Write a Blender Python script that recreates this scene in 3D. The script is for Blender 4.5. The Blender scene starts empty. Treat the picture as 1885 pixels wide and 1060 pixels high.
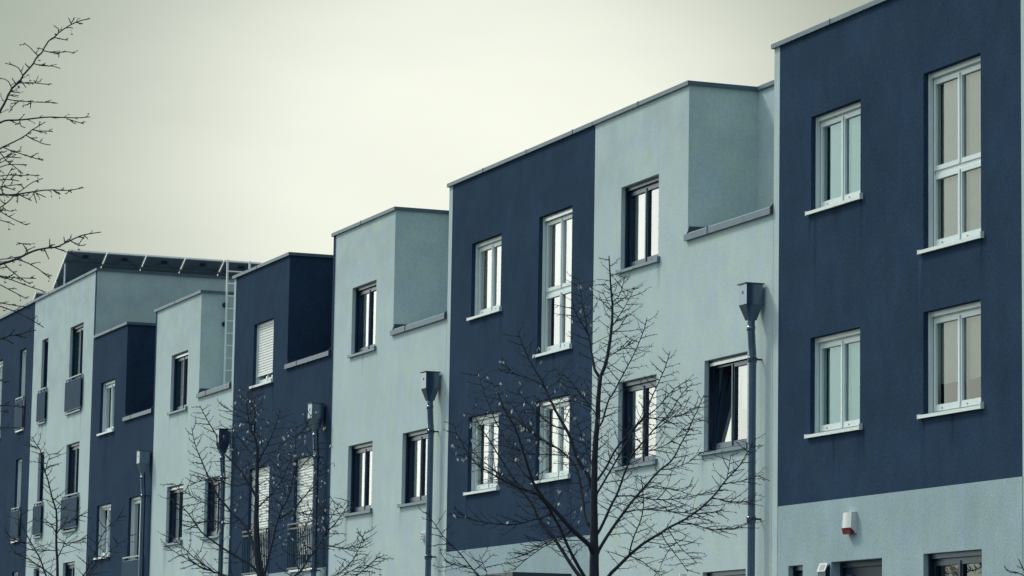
import bpy, math, random
from mathutils import Vector, Matrix
R = math.radians
rnd = random.Random(7)

# ------------------------------------------------------------------ camera
OX, OZ = 50.0, 1.6            # survey coordinates -> world
FPX = 5930.70882              # focal length in photo pixels
CAMR = Vector((0.35940042, 0.93303612, 0.01658157))     # camera right
CAMD = Vector((-0.11653848, 0.06250553, -0.99121735))   # camera down
CAMF = Vector((-0.92587803, 0.35431154, 0.13119913))    # camera forward
CAM = Vector((0 + OX, -17.73745, OZ))
scene = bpy.context.scene
cd = bpy.data.cameras.new('camera')
cam = bpy.data.objects.new('camera', cd)
scene.collection.objects.link(cam)
m3 = Matrix((CAMR, -CAMD, -CAMF)).transposed()
cam.matrix_world = Matrix.Translation(CAM) @ m3.to_4x4()
cd.sensor_width = 36.0
cd.lens = FPX * 36 / 1885
cd.clip_start = 0.5
cd.clip_end = 3000
scene.camera = cam

# ------------------------------------------------------------------ light
SUN_AZ, SUN_EL = 213.0, 45.0      # direction TO the sun, degrees from +x counter-clockwise
az, el = R(SUN_AZ), R(SUN_EL)
sdir = Vector((math.cos(az) * math.cos(el), math.sin(az) * math.cos(el), math.sin(el)))
sd = bpy.data.lights.new('sun', 'SUN')
sd.energy = 2.15
sd.angle = R(11)
sd.color = (1.0, 0.975, 0.92)
so = bpy.data.objects.new('sun', sd)
scene.collection.objects.link(so)
so.rotation_euler = sdir.to_track_quat('Z', 'Y').to_euler()

w = bpy.data.worlds.new('World')
scene.world = w
w.use_nodes = True
nt = w.node_tree
nt.nodes.clear()
def N(t, **k):
    n = nt.nodes.new(t)
    for a, b in k.items():
        setattr(n, a, b)
    return n
L = nt.links.new
out = N('ShaderNodeOutputWorld')
sky = N('ShaderNodeTexSky', sky_type='NISHITA', sun_disc=False)
sky.sun_elevation = el
sky.sun_rotation = math.pi / 2 - az
bg_sky = N('ShaderNodeBackground')
bg_sky.inputs['Strength'].default_value = 0.05
L(sky.outputs[0], bg_sky.inputs['Color'])
# cloud layer: an overcast sheet, thin and luminous towards the left of the row
tc = N('ShaderNodeTexCoord')
def lobe(d, power, flat=1.0):
    vm = N('ShaderNodeVectorMath', operation='DOT_PRODUCT')
    if flat != 1.0:      # a lobe lying flat along the horizon
        ms = N('ShaderNodeVectorMath', operation='MULTIPLY'); L(tc.outputs['Generated'], ms.inputs[0]); ms.inputs[1].default_value = (1, 1, flat)
        mn = N('ShaderNodeVectorMath', operation='NORMALIZE'); L(ms.outputs[0], mn.inputs[0]); L(mn.outputs[0], vm.inputs[0])
        d = Vector((d[0], d[1], d[2] * flat))
    else: L(tc.outputs['Generated'], vm.inputs[0])
    vm.inputs[1].default_value = Vector(d).normalized()
    mx = N('ShaderNodeMath', operation='MAXIMUM'); L(vm.outputs['Value'], mx.inputs[0]); mx.inputs[1].default_value = 0
    pw = N('ShaderNodeMath', operation='POWER'); L(mx.outputs[0], pw.inputs[0]); pw.inputs[1].default_value = power
    return pw.outputs[0]
def pxdir(x, y):
    return (CAMR * ((x - 942.5) / FPX) + CAMD * ((y - 530) / FPX) + CAMF).normalized()
glow_raw = lobe(pxdir(900, 300), 140, 1.35)
gc = N('ShaderNodeMath', operation='SMOOTH_MIN'); L(glow_raw, gc.inputs[0]); gc.inputs[1].default_value = 0.80; gc.inputs[2].default_value = 0.25
glow = gc.outputs[0]          # thin cloud where the low light comes through
broad = lobe((-0.92, -0.36, 0.16), 20)    # bright sky over the street, left-front
top = lobe((-0.20, -0.50, 0.85), 2.2)      # bright overcast overhead
cool = lobe((0.72, -0.55, 0.42), 2.0)      # bluer, clearer sky away from the light
noise = N('ShaderNodeTexNoise'); noise.inputs['Scale'].default_value = 6.0; noise.inputs['Detail'].default_value = 5.0
mp = N('ShaderNodeMapping'); mp.inputs['Scale'].default_value = (1, 1, 3.5)
L(tc.outputs['Generated'], mp.inputs[0]); L(mp.outputs[0], noise.inputs['Vector'])
def scaled(col, fac):
    v = N('ShaderNodeVectorMath', operation='SCALE'); v.inputs[0].default_value = col
    if fac is None: v.inputs['Scale'].default_value = 1.0
    else: L(fac, v.inputs['Scale'])
    return v.outputs[0]
def addv(a, b):
    v = N('ShaderNodeVectorMath', operation='ADD'); L(a, v.inputs[0]); L(b, v.inputs[1]); return v.outputs[0]
cl = scaled((0.155, 0.212, 0.152), None)
cl = addv(cl, scaled((0.95, 0.91, 0.825), glow))
cl = addv(cl, scaled((1.82, 1.90, 1.78), broad))
cl = addv(cl, scaled((1.08, 1.08, 1.08), top))
cl = addv(cl, scaled((0.12, 0.21, 0.46), cool))
mr = N('ShaderNodeMapRange'); L(noise.outputs[0], mr.inputs[0])
mr.inputs[1].default_value = 0.3; mr.inputs[2].default_value = 0.7; mr.inputs[3].default_value = 0.94; mr.inputs[4].default_value = 1.06
mv = N('ShaderNodeVectorMath', operation='SCALE'); L(cl, mv.inputs[0]); L(mr.outputs[0], mv.inputs['Scale'])
bg_cl = N('ShaderNodeBackground'); bg_cl.inputs['Strength'].default_value = 1.0
L(mv.outputs[0], bg_cl.inputs['Color'])
mixw = N('ShaderNodeMixShader'); mixw.inputs[0].default_value = 0.95
L(bg_sky.outputs[0], mixw.inputs[1]); L(bg_cl.outputs[0], mixw.inputs[2])
L(mixw.outputs[0], out.inputs['Surface'])

vs = scene.view_settings
vs.view_transform = 'Standard'; vs.look = 'None'; vs.exposure = 0.0; vs.gamma = 1.0; vs.use_curve_mapping = False
scene.cycles.max_bounces = 6
scene.cycles.transparent_max_bounces = 12

# ------------------------------------------------------------------ materials
def new_mat(name):
    m = bpy.data.materials.new(name); m.use_nodes = True
    t = m.node_tree
    return m, t, t.nodes['Principled BSDF']
def mat_plain(name, col, rough=0.5, metal=0.0, var=0.12, scale=14.0, spec=0.5, ior=1.5, tint=(1, 1, 1)):
    m, t, b = new_mat(name)
    b.inputs['Specular Tint'].default_value = (*tint, 1)
    b.inputs['IOR'].default_value = ior
    b.inputs['Roughness'].default_value = rough; b.inputs['Metallic'].default_value = metal
    b.inputs['Specular IOR Level'].default_value = spec
    g = t.nodes.new('ShaderNodeNewGeometry')
    n = t.nodes.new('ShaderNodeTexNoise'); n.inputs['Scale'].default_value = scale; n.inputs['Detail'].default_value = 4
    t.links.new(g.outputs['Position'], n.inputs['Vector'])
    r = t.nodes.new('ShaderNodeMapRange'); r.inputs[1].default_value = .3; r.inputs[2].default_value = .7
    r.inputs[3].default_value = 1 - var; r.inputs[4].default_value = 1 + var
    t.links.new(n.outputs[0], r.inputs[0])
    v = t.nodes.new('ShaderNodeVectorMath'); v.operation = 'SCALE'; v.inputs[0].default_value = col
    t.links.new(r.outputs[0], v.inputs['Scale']); t.links.new(v.outputs[0], b.inputs['Base Color'])
    return m
def mat_stucco(name, col, mott=0.10, grain=0.16, streak=0.10, stains=(), grime=0.0):
    """scraped render: fine grain, cloudy mottling, faint vertical rain streaks"""
    m, t, b = new_mat(name)
    b.inputs['Roughness'].default_value = 0.95; b.inputs['Specular IOR Level'].default_value = 0.03
    nn = t.nodes.new; ln = t.links.new
    g = nn('ShaderNodeNewGeometry')
    def noise(scale, detail, sc=(1, 1, 1), lo=.3, hi=.7, a=0, bb=1, rough=.55):
        mp_ = nn('ShaderNodeMapping'); mp_.inputs['Scale'].default_value = sc
        ln(g.outputs['Position'], mp_.inputs[0])
        n = nn('ShaderNodeTexNoise'); n.inputs['Scale'].default_value = scale; n.inputs['Detail'].default_value = detail
        n.inputs['Roughness'].default_value = rough
        ln(mp_.outputs[0], n.inputs['Vector'])
        r = nn('ShaderNodeMapRange'); r.inputs[1].default_value = lo; r.inputs[2].default_value = hi
        r.inputs[3].default_value = a; r.inputs[4].default_value = bb
        ln(n.outputs[0], r.inputs[0]); return r.outputs[0], n.outputs[0]
    def mul(a, c):
        x = nn('ShaderNodeMath'); x.operation = 'MULTIPLY'; ln(a, x.inputs[0]); ln(c, x.inputs[1]); return x.outputs[0]
    cloud, _ = noise(0.8, 6, a=1 - mott, bb=1 + mott)
    cloud2, _ = noise(4.0, 5, (1, 1, .6), a=1 - mott * .6, bb=1 + mott * .6)
    fine, fraw = noise(70, 3, a=1 - grain, bb=1 + grain)
    fine2, f2 = noise(190, 2, a=1 - grain * .8, bb=1 + grain * .8)
    mid_, _ = noise(27, 3, a=1 - grain * .55, bb=1 + grain * .55)
    st, _ = noise(5.0, 4, (1, 1, .07), lo=.5, hi=.75, a=1, bb=1 - streak)
    f = mul(mul(mul(cloud, cloud2), mul(mul(fine, mid_), fine2)), st)
    if grime:      # damp, mottled soiling below the roof edge
        sx = nn('ShaderNodeSeparateXYZ'); ln(g.outputs['Position'], sx.inputs[0])
        gz_ = nn('ShaderNodeMapRange'); ln(sx.outputs['Z'], gz_.inputs[0]); gz_.inputs[1].default_value = 6.9 + OZ; gz_.inputs[2].default_value = 8.2 + OZ
        gn, _ = noise(1.6, 6, (1, 1, 1.6), lo=.36, hi=.62)
        gm = nn('ShaderNodeMath'); gm.operation = 'MULTIPLY_ADD'; ln(mul(gz_.outputs[0], gn), gm.inputs[0]); gm.inputs[1].default_value = -grime; gm.inputs[2].default_value = 1
        f = mul(f, gm.outputs[0])
    for (x0, wd, z0, z1, amt) in stains:     # run marks under particular sills
        sx = nn('ShaderNodeSeparateXYZ'); ln(g.outputs['Position'], sx.inputs[0])
        d = nn('ShaderNodeMath'); d.operation = 'SUBTRACT'; ln(sx.outputs['X'], d.inputs[0]); d.inputs[1].default_value = x0
        ab = nn('ShaderNodeMath'); ab.operation = 'ABSOLUTE'; ln(d.outputs[0], ab.inputs[0])
        r1 = nn('ShaderNodeMapRange'); ln(ab.outputs[0], r1.inputs[0]); r1.inputs[1].default_value = 0; r1.inputs[2].default_value = wd
        r1.inputs[3].default_value = 1; r1.inputs[4].default_value = 0
        r2 = nn('ShaderNodeMapRange'); ln(sx.outputs['Z'], r2.inputs[0]); r2.inputs[1].default_value = z0; r2.inputs[2].default_value = z1
        r2.inputs[3].default_value = 0; r2.inputs[4].default_value = 1
        r3 = nn('ShaderNodeMath'); r3.operation = 'LESS_THAN'; ln(sx.outputs['Z'], r3.inputs[0]); r3.inputs[1].default_value = z1
        k = mul(mul(r1.outputs[0], r2.outputs[0]), r3.outputs[0])
        k2 = nn('ShaderNodeMath'); k2.operation = 'MULTIPLY_ADD'; ln(k, k2.inputs[0]); k2.inputs[1].default_value = amt; k2.inputs[2].default_value = 1
        f = mul(f, k2.outputs[0])
    hue, _ = noise(2.2, 5, lo=.35, hi=.65)
    mxc = nn('ShaderNodeMix'); mxc.data_type = 'RGBA'; ln(hue, mxc.inputs[0])
    mxc.inputs[6].default_value = (col[0] * 1.02, col[1] * 1.02, col[2] * .96, 1); mxc.inputs[7].default_value = (col[0] * .97, col[1] * .98, col[2] * 1.05, 1)
    v = nn('ShaderNodeVectorMath'); v.operation = 'SCALE'; ln(mxc.outputs[2], v.inputs[0])
    ln(f, v.inputs['Scale']); ln(v.outputs[0], b.inputs['Base Color'])
    bp = nn('ShaderNodeBump'); bp.inputs['Strength'].default_value = .35; bp.inputs['Distance'].default_value = .004
    ln(fraw, bp.inputs['Height']); ln(bp.outputs[0], b.inputs['Normal'])
    return m
def mat_glass(name, tint=(1, 1, 1), panes=4.0):
    """glazing: Fresnel reflection summed over its glass surfaces, otherwise see-through"""
    m, t, b = new_mat(name)
    t.nodes.remove(b)
    nn = t.nodes.new; ln = t.links.new
    o = t.nodes['Material Output']
    fr = nn('ShaderNodeFresnel'); fr.inputs['IOR'].default_value = 1.52
    a = nn('ShaderNodeMath'); a.operation = 'MULTIPLY'; ln(fr.outputs[0], a.inputs[0]); a.inputs[1].default_value = panes
    c = nn('ShaderNodeMath'); c.operation = 'MULTIPLY_ADD'; ln(fr.outputs[0], c.inputs[0]); c.inputs[1].default_value = panes - 1; c.inputs[2].default_value = 1
    d = nn('ShaderNodeMath'); d.operation = 'DIVIDE'; ln(a.outputs[0], d.inputs[0]); ln(c.outputs[0], d.inputs[1])
    gl = nn('ShaderNodeBsdfGlossy'); gl.inputs['Roughness'].default_value = 0.015; gl.inputs['Color'].default_value = (*tint, 1)
    tr = nn('ShaderNodeBsdfTransparent'); tr.inputs['Color'].default_value = (.80, .86, .85, 1)
    n = nn('ShaderNodeTexNoise'); n.inputs['Scale'].default_value = 1.1
    g = nn('ShaderNodeNewGeometry'); ln(g.outputs['Position'], n.inputs['Vector'])
    bp = nn('ShaderNodeBump'); bp.inputs['Strength'].default_value = .07; bp.inputs['Distance'].default_value = .01
    ln(n.outputs[0], bp.inputs['Height']); ln(bp.outputs[0], gl.inputs['Normal'])
    mx = nn('ShaderNodeMixShader'); ln(d.outputs[0], mx.inputs[0]); ln(tr.outputs[0], mx.inputs[1]); ln(gl.outputs[0], mx.inputs[2])
    ln(mx.outputs[0], o.inputs['Surface'])
    return m
def mat_stain(name, col, amt):
    """rain run-off: soft streaks fading downwards from where the water drips"""
    m, t, b = new_mat(name)
    nn = t.nodes.new; ln = t.links.new
    b.inputs['Base Color'].default_value = (*col, 1); b.inputs['Roughness'].default_value = .95; b.inputs['Specular IOR Level'].default_value = 0.02
    tc_ = nn('ShaderNodeTexCoord'); sx = nn('ShaderNodeSeparateXYZ'); ln(tc_.outputs['Generated'], sx.inputs[0])
    def mth(op, a, bb):
        k = nn('ShaderNodeMath'); k.operation = op
        for i_, v_ in enumerate((a, bb)):
            if isinstance(v_, (int, float)): k.inputs[i_].default_value = v_
            else: ln(v_, k.inputs[i_])
        return k.outputs[0]
    px_ = mth('ABSOLUTE', mth('SUBTRACT', mth('MULTIPLY', sx.outputs['X'], 2), 1), 0)
    ed = mth('POWER', mth('MAXIMUM', mth('SUBTRACT', 1, px_), 0), .8)
    up = mth('POWER', sx.outputs['Z'], 1.4)
    g = nn('ShaderNodeNewGeometry'); mp_ = nn('ShaderNodeMapping'); mp_.inputs['Scale'].default_value = (26, 26, .9)
    ln(g.outputs['Position'], mp_.inputs[0]); n = nn('ShaderNodeTexNoise'); n.inputs['Scale'].default_value = 1; n.inputs['Detail'].default_value = 3
    ln(mp_.outputs[0], n.inputs['Vector'])
    r = nn('ShaderNodeMapRange'); ln(n.outputs[0], r.inputs[0]); r.inputs[1].default_value = .38; r.inputs[2].default_value = .68
    ln(mth('MULTIPLY', mth('MULTIPLY', mth('MULTIPLY', ed, up), r.outputs[0]), amt), b.inputs['Alpha'])
    return m
BLUE = (0.0262, 0.0515, 0.0895)
WHITE = (0.462, 0.574, 0.566)
M = {
 'blue': mat_stucco('navy_render', BLUE, .13, .26, .03, ((-35.80 + OX, .07, 4.9 + OZ, 6.2 + OZ, -.30), (-33.05 + OX, .03, 4.95 + OZ, 5.33 + OZ, .9), (-33.06 + OX, .02, 4.3 + OZ, 5.1 + OZ, .35))),
 'white': mat_stucco('pale_render', WHITE, .055, .12, .02, grime=.11),
 'base': mat_stucco('dimmed_base_render', (0.320, 0.425, 0.445), .09, .17, .04),  # same pale paint as the walls, darkened: lens falloff painted into the colour
 'pvc': mat_plain('white_pvc', (0.62, 0.72, 0.70), .35, 0, .04, 6),
 'darkframe': mat_plain('dark_frame', (0.006, 0.016, 0.034), .3, 0, .10, 8, .5, 1.65, (.50, .78, 1)),
 'sillw': mat_plain('white_sill', (0.66, 0.74, 0.70), .4, 0, .08, 20),
 'silld': mat_plain('grey_sill', (0.11, 0.175, 0.215), .4, 0, .15, 20, tint=(.6, .82, 1)),
 'zinc': mat_plain('weathered_zinc', (0.026, 0.047, 0.080), .17, 0, .25, 9, ior=2.2, tint=(.62, .82, 1)),
 'coping': mat_plain('coping_sheet', (0.072, 0.112, 0.145), .45, 0, .2, 5, ior=1.6, tint=(.6, .82, 1)),
 'copdark': mat_plain('dark_flashing', (0.035, 0.05, 0.07), .5, 0.2, .2, 9),
 'glass': mat_glass('window_glass'),
 'glassdim': mat_glass('coated_glass', (.92, .95, .90), 1.5), 'glassteal': mat_glass('blue_green_glass', (.74, .97, .97), 1.8),
 'stain': mat_stain('rain_stain', (0.05, 0.065, 0.075), .42), 'stainb': mat_stain('rain_stain_on_navy', (0.008, 0.014, 0.026), .6),
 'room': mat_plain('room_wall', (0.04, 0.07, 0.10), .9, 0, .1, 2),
 'curtain': mat_plain('net_curtain', (0.80, 0.78, 0.68), .9, 0, .06, 12),
 'curtaincool': mat_plain('pale_blind', (0.52, 0.66, 0.66), .9, 0, .06, 12), 'curtainbeige': mat_plain('beige_curtain', (0.55, 0.60, 0.53), .9, 0, .06, 12),
 'blind': mat_plain('shutter_slats', (0.70, 0.76, 0.71), .45, 0, .05, 10),
 'door': mat_plain('dark_door', (0.008, 0.018, 0.036), .4, 0, .12, 6, .3, tint=(.5, .78, 1)),
 'panelblue': mat_plain('blue_panel', (0.024, 0.060, 0.098), .7, 0, .10, 3, .08),
 'railgrey': mat_plain('rail_steel', (0.20, 0.27, 0.29), .4, 0.4, .1, 9),
 'raildark': mat_plain('dark_rail', (0.02, 0.035, 0.055), .4, 0.3, .1, 9),
 'bark': mat_plain('bark', (0.013, 0.021, 0.034), .85, 0, .35, 40),
 'twig': mat_plain('twig_bark', (0.009, 0.016, 0.028), .8, 0, .3, 30),
 'leaf': mat_plain('dry_bract', (0.62, 0.66, 0.58), .7, 0, .25, 30),
 'alu': mat_plain('aluminium', (0.78, 0.82, 0.80), .35, 0.1, .05, 8),
 'pvback': mat_plain('panel_backsheet', (0.16, 0.245, 0.33), .6, 0, .12, 3),
 'pvcell': mat_plain('panel_cells', (0.01, 0.015, 0.03), .15, 0, .1, 3),
 'roof': mat_plain('roof_gravel', (0.14, 0.15, 0.15), .95, 0, .3, 25),
 'alarmw': mat_plain('siren_housing', (0.60, 0.64, 0.60), .3, 0, .05, 10),
 'red': mat_plain('red_lens', (0.16, 0.008, 0.012), .2, 0, .1, 20),
 'steel': mat_plain('steel_light', (0.70, 0.75, 0.74), .3, 0.3, .05, 10),
 'grey': mat_plain('solar_cell_grey', (0.28, 0.30, 0.32), .3, 0, .1, 60),
 'asphalt': mat_plain('asphalt', (0.05, 0.053, 0.056), .9, 0, .25, 30),
 'paving': mat_plain('paving', (0.16, 0.17, 0.17), .9, 0, .2, 12),
 'grass': mat_plain('winter_grass', (0.045, 0.06, 0.035), .95, 0, .4, 18),
}

# ------------------------------------------------------------------ mesh helpers (survey coordinates in, world out)
class MB:
    def __init__(s): s.v = []; s.f = []; s.m = []
    def quad(s, a, b, c, d, mi=0):
        i = len(s.v); s.v += [a, b, c, d]; s.f.append((i, i + 1, i + 2, i + 3)); s.m.append(mi)
    def tri(s, a, b, c, mi=0):
        i = len(s.v); s.v += [a, b, c]; s.f.append((i, i + 1, i + 2)); s.m.append(mi)
    def hexa(s, p, mi=0):            # 8 points: bottom ring then top ring
        i = len(s.v); s.v += list(p)
        for q in ((0, 3, 2, 1), (4, 5, 6, 7), (0, 1, 5, 4), (1, 2, 6, 5), (2, 3, 7, 6), (3, 0, 4, 7)):
            s.f.append(tuple(i + k for k in q)); s.m.append(mi)
        return s
    def box(s, x0, x1, y0, y1, z0, z1, mi=0):
        return s.hexa([(x0, y0, z0), (x1, y0, z0), (x1, y1, z0), (x0, y1, z0), (x0, y0, z1), (x1, y0, z1), (x1, y1, z1), (x0, y1, z1)], mi)
    def ring(s, x0, x1, z0, z1, wl, wr, wt, wb, y0, y1, mi=0):
        o = [(x0, z0), (x1, z0), (x1, z1), (x0, z1)]; n = [(x0 + wl, z0 + wb), (x1 - wr, z0 + wb), (x1 - wr, z1 - wt), (x0 + wl, z1 - wt)]
        for k in range(4):
            j = (k + 1) % 4
            s.quad((o[k][0], y0, o[k][1]), (o[j][0], y0, o[j][1]), (n[j][0], y0, n[j][1]), (n[k][0], y0, n[k][1]), mi)
            s.quad((n[k][0], y0, n[k][1]), (n[j][0], y0, n[j][1]), (n[j][0], y1, n[j][1]), (n[k][0], y1, n[k][1]), mi)
            s.quad((o[j][0], y0, o[j][1]), (o[k][0], y0, o[k][1]), (o[k][0], y1, o[k][1]), (o[j][0], y1, o[j][1]), mi)
        return s
    def tube(s, pts, rad, n=8, mi=0, cap=True):
        pts = [Vector(p) for p in pts]; rings = []; up = Vector((0.13, 0.31, 0.94))
        for i, p in enumerate(pts):
            t = (pts[min(i + 1, len(pts) - 1)] - pts[max(i - 1, 0)])
            if t.length < 1e-9: t = Vector((0, 0, 1))
            t.normalize(); a = t.cross(up)
            if a.length < 1e-3: a = t.cross(Vector((1, 0, 0)))
            a.normalize(); b = t.cross(a); r = rad[i] if isinstance(rad, (list, tuple)) else rad
            st = len(s.v)
            for k in range(n):
                an = 2 * math.pi * k / n; s.v.append(tuple(p + (a * math.cos(an) + b * math.sin(an)) * r))
            rings.append(st)
        for i in range(len(rings) - 1):
            for k in range(n):
                j = (k + 1) % n; s.f.append((rings[i] + k, rings[i] + j, rings[i + 1] + j, rings[i + 1] + k)); s.m.append(mi)
        if cap:
            s.f.append(tuple(rings[0] + k for k in range(n))[::-1]); s.m.append(mi)
            s.f.append(tuple(rings[-1] + k for k in range(n))); s.m.append(mi)
        return s
    def build(s, name, mats, parent=None, smooth=False, world=False, recalc=False):
        off = Vector((0, 0, 0)) if world else Vector((OX, 0, OZ))
        base = Vector((0, 0, 0)); p = parent
        while p is not None: base += p.location; p = p.parent
        me = bpy.data.meshes.new(name)
        me.from_pydata([tuple(Vector(v) + off - base) for v in s.v], [], s.f)
        if not isinstance(mats, (list, tuple)): mats = [mats]
        for mm in mats: me.materials.append(M[mm] if isinstance(mm, str) else mm)
        me.polygons.foreach_set('material_index', s.m)
        if smooth: me.polygons.foreach_set('use_smooth', [True] * len(s.f))
        me.update()
        o = bpy.data.objects.new(name, me); scene.collection.objects.link(o)
        if parent is not None: o.parent = parent
        return o
def thing(name, label, cat, loc, group=None):
    o = bpy.data.objects.new(name, None); scene.collection.objects.link(o); o.location = Vector(loc) + Vector((OX, 0, OZ))
    o.empty_display_size = .3; return tag(o, label, cat, group)
def tag(o, label=None, cat=None, group=None, kind=None):
    if label: o['label'] = label
    if cat: o['category'] = cat
    if group: o['group'] = group
    if kind: o['kind'] = kind
    return o
GZ = -0.45       # garden level at the house fronts (survey z; camera is 0)

# ------------------------------------------------------------------ ground
def sheet(name, mat, ys, zs, x0=-400, x1=300):
    mb = MB()
    for i in range(len(ys) - 1):
        mb.quad((x0, ys[i], zs[i]), (x1, ys[i], zs[i]), (x1, ys[i + 1], zs[i + 1]), (x0, ys[i + 1], zs[i + 1]))
    return tag(mb.build(name, mat), kind='structure')
sheet('ground', 'grass', (-400, -22, -11, -4.6, 0, 400), (-1.72, -1.72, -1.60, -1.16, GZ - .05, GZ - .05))
sheet('road', 'asphalt', (-11.6, -7.6), (-1.45, -1.25), -400, 300)
for ya, yb, za in ((-7.6, -4.6, -1.12), (-15.2, -11.6, -1.34)):
    mbk = MB(); mbk.box(-400, 300, ya, yb, -2.2, za); tag(mbk.build('pavement', 'paving'), kind='structure')
sheet('garden_path', 'paving', (-2.2, -0.02), (-.806, GZ - .043), -90, -20)

# ------------------------------------------------------------------ windows
def sheet_curtain(x0, x1, y, z0, z1, n=26, amp=.018):
    mb = MB(); pts = []
    ph = rnd.random() * 6
    for i in range(n + 1):
        u = i / n; pts.append((x0 + (x1 - x0) * u, y + amp * math.sin(u * n * 1.15 + ph) + .005 * math.sin(u * 9 + ph)))
    for i in range(n):
        a, b = pts[i], pts[i + 1]
        mb.quad((a[0], a[1], z0), (b[0], b[1], z0), (b[0], b[1], z1), (a[0], a[1], z1))
    return mb
def window(house, x0, x1, z0, z1, style='pvc', mid=None, sill=True, shutter=None, tilt=False, single=False, curtain=.8, slat=None, rail_gap=.06, label=None, glass='glass', cmat='curtain', stain=None):
    fr = style; sm = 'sillw' if style == 'pvc' else 'silld'
    rd = .062
    mb = MB()
    ri = .036
    # shutter guide rails, head box and outer frame
    for a, b in ((x0 + .003, x0 + ri), (x1 - ri, x1 - .003)): mb.box(a, b, rd, rd + .05, z0, z1 - .003)
    mb.box(x0 + ri, x1 - ri, rd + .012, rd + .06, z1 - .06, z1 - .003)
    fo = rd + .056
    mb.ring(x0 + ri, x1 - ri, z0, z1 - .06, .034, .034, .045, .045, fo, fo + .07)
    o = mb.build('window', fr, house)
    if label: o['label'] = label
    if slat:
        s = MB().box(x0 + ri + .004, x1 - ri - .004, rd + .002, rd + .016, z1 - .075, z1 - .035); s.build('shutter_end_bar', 'steel', o)
    ix0, ix1, iz0, iz1 = x0 + ri + .021, x1 - ri - .021, z0 + .03, z1 - .09
    cols = [(ix0, ix1)] if single else [(ix0, (ix0 + ix1) / 2 - .004), ((ix0 + ix1) / 2 + .004, ix1)]
    rows = [(iz0, iz1)]
    if mid: rows = [(iz0, mid - .028), (mid + .028, iz1)]
    if mid:
        MB().box(x0 + ri + .045, x1 - ri - .045, fo + .002, fo + .06, mid - .036, mid + .036).build('transom', fr, o)
    if not single:
        xm = (ix0 + ix1) / 2
        for (a, b) in rows: MB().box(xm - .016, xm + .016, fo - .024, fo + .05, a + .012, b - .008).build('mullion', fr, o)
    sy = fo - .012
    for ri_, (ra, rb) in enumerate(rows):
        for ci, (ca, cb) in enumerate(cols):
            gz = .075 if ri_ == 0 else .055
            s = MB().ring(ca, cb, ra, rb, .044, .044, .05, gz, sy, sy + .07)
            p = MB(); y = sy + .030
            p.quad((ca + .04, y, ra + gz - .005), (cb - .04, y, ra + gz - .005), (cb - .04, y, rb - .046), (ca + .04, y, rb - .046))
            if tilt and ci == 0:
                for q in (s, p):
                    an = R(7.5); c, sn = math.cos(an), math.sin(an)
                    q.v = [(vx, sy + .03 + (vy - sy - .03) * c + (vz - ra) * sn, ra + (vz - ra) * c - (vy - sy - .03) * sn) for (vx, vy, vz) in q.v]
            s.build('sash', fr, o); p.build('pane', glass, o)
    # room behind, curtain
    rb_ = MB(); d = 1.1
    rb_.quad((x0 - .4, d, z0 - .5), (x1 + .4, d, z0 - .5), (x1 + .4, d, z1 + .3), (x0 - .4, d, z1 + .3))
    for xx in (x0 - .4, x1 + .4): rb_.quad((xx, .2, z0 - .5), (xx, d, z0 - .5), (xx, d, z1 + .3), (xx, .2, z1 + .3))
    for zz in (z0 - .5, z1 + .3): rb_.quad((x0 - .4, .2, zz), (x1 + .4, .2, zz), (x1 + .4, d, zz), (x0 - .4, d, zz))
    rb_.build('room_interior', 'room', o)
    if curtain:
        k = rnd.random(); w_ = x1 - x0; parts_ = [(x0 + .03, x1 - .02)]
        if tilt: parts_ = [(x0 + w_ * .56, x1 - .02)]
        elif cmat == 'curtain' and not single:
            if k < .30: parts_ = [(x0 + .03, x0 + w_ * rnd.uniform(.22, .34)), (x1 - w_ * rnd.uniform(.2, .3), x1 - .02)]
            elif k < .45: parts_ = [(x0 + w_ * .45, x1 - .02)]
        zc = z0 - .01 if k < .8 else z0 + (z1 - z0) * rnd.uniform(.25, .5)
        for a_, b_ in parts_: sheet_curtain(a_, b_, .205, zc, z1 - .01, max(6, int(26 * (b_ - a_) / w_)), .012).build('curtain', cmat, o)
    if shutter is not None:       # closed roller shutter down to z=shutter
        sh = MB(); z = z1 - .02; y = rd + .028
        while z > shutter + .01:
            zb = max(z - .052, shutter)
            sh.quad((x0 + ri - .01, y + .002, zb), (x1 - ri + .01, y + .002, zb), (x1 - ri + .01, y - .012, zb + .008), (x0 + ri - .01, y - .012, zb + .008))
            sh.quad((x0 + ri - .01, y - .012, zb + .008), (x1 - ri + .01, y - .012, zb + .008), (x1 - ri + .01, y - .010, z - .014), (x0 + ri - .01, y - .010, z - .014))
            sh.quad((x0 + ri - .01, y - .010, z - .014), (x1 - ri + .01, y - .010, z - .014), (x1 - ri + .01, y + .002, z), (x0 + ri - .01, y + .002, z))
            z = zb
        sh.box(x0 + ri - .01, x1 - ri + .01, y - .018, y + .006, shutter - .035, shutter)
        sh.build('roller_shutter', 'blind', o)
    if sill:
        sb = MB(); e = .05; zs = z0 + .004
        sb.hexa([(x0 - e, -.045, zs - .054), (x1 + e, -.045, zs - .054), (x1 + e, rd + .03, zs - .04), (x0 - e, rd + .03, zs - .04),
                 (x0 - e, -.045, zs - .014), (x1 + e, -.045, zs - .014), (x1 + e, rd + .03, zs), (x0 - e, rd + .03, zs)])
        sb.hexa([(x1 + e, -.047, zs - .058), (x1 + e + .02, -.047, zs - .058), (x1 + e + .02, rd, zs - .05), (x1 + e, rd, zs - .05),
                 (x1 + e, -.047, zs + .018), (x1 + e + .02, -.047, zs + .018), (x1 + e + .02, rd, zs + .03), (x1 + e, rd, zs + .03)])
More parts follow.
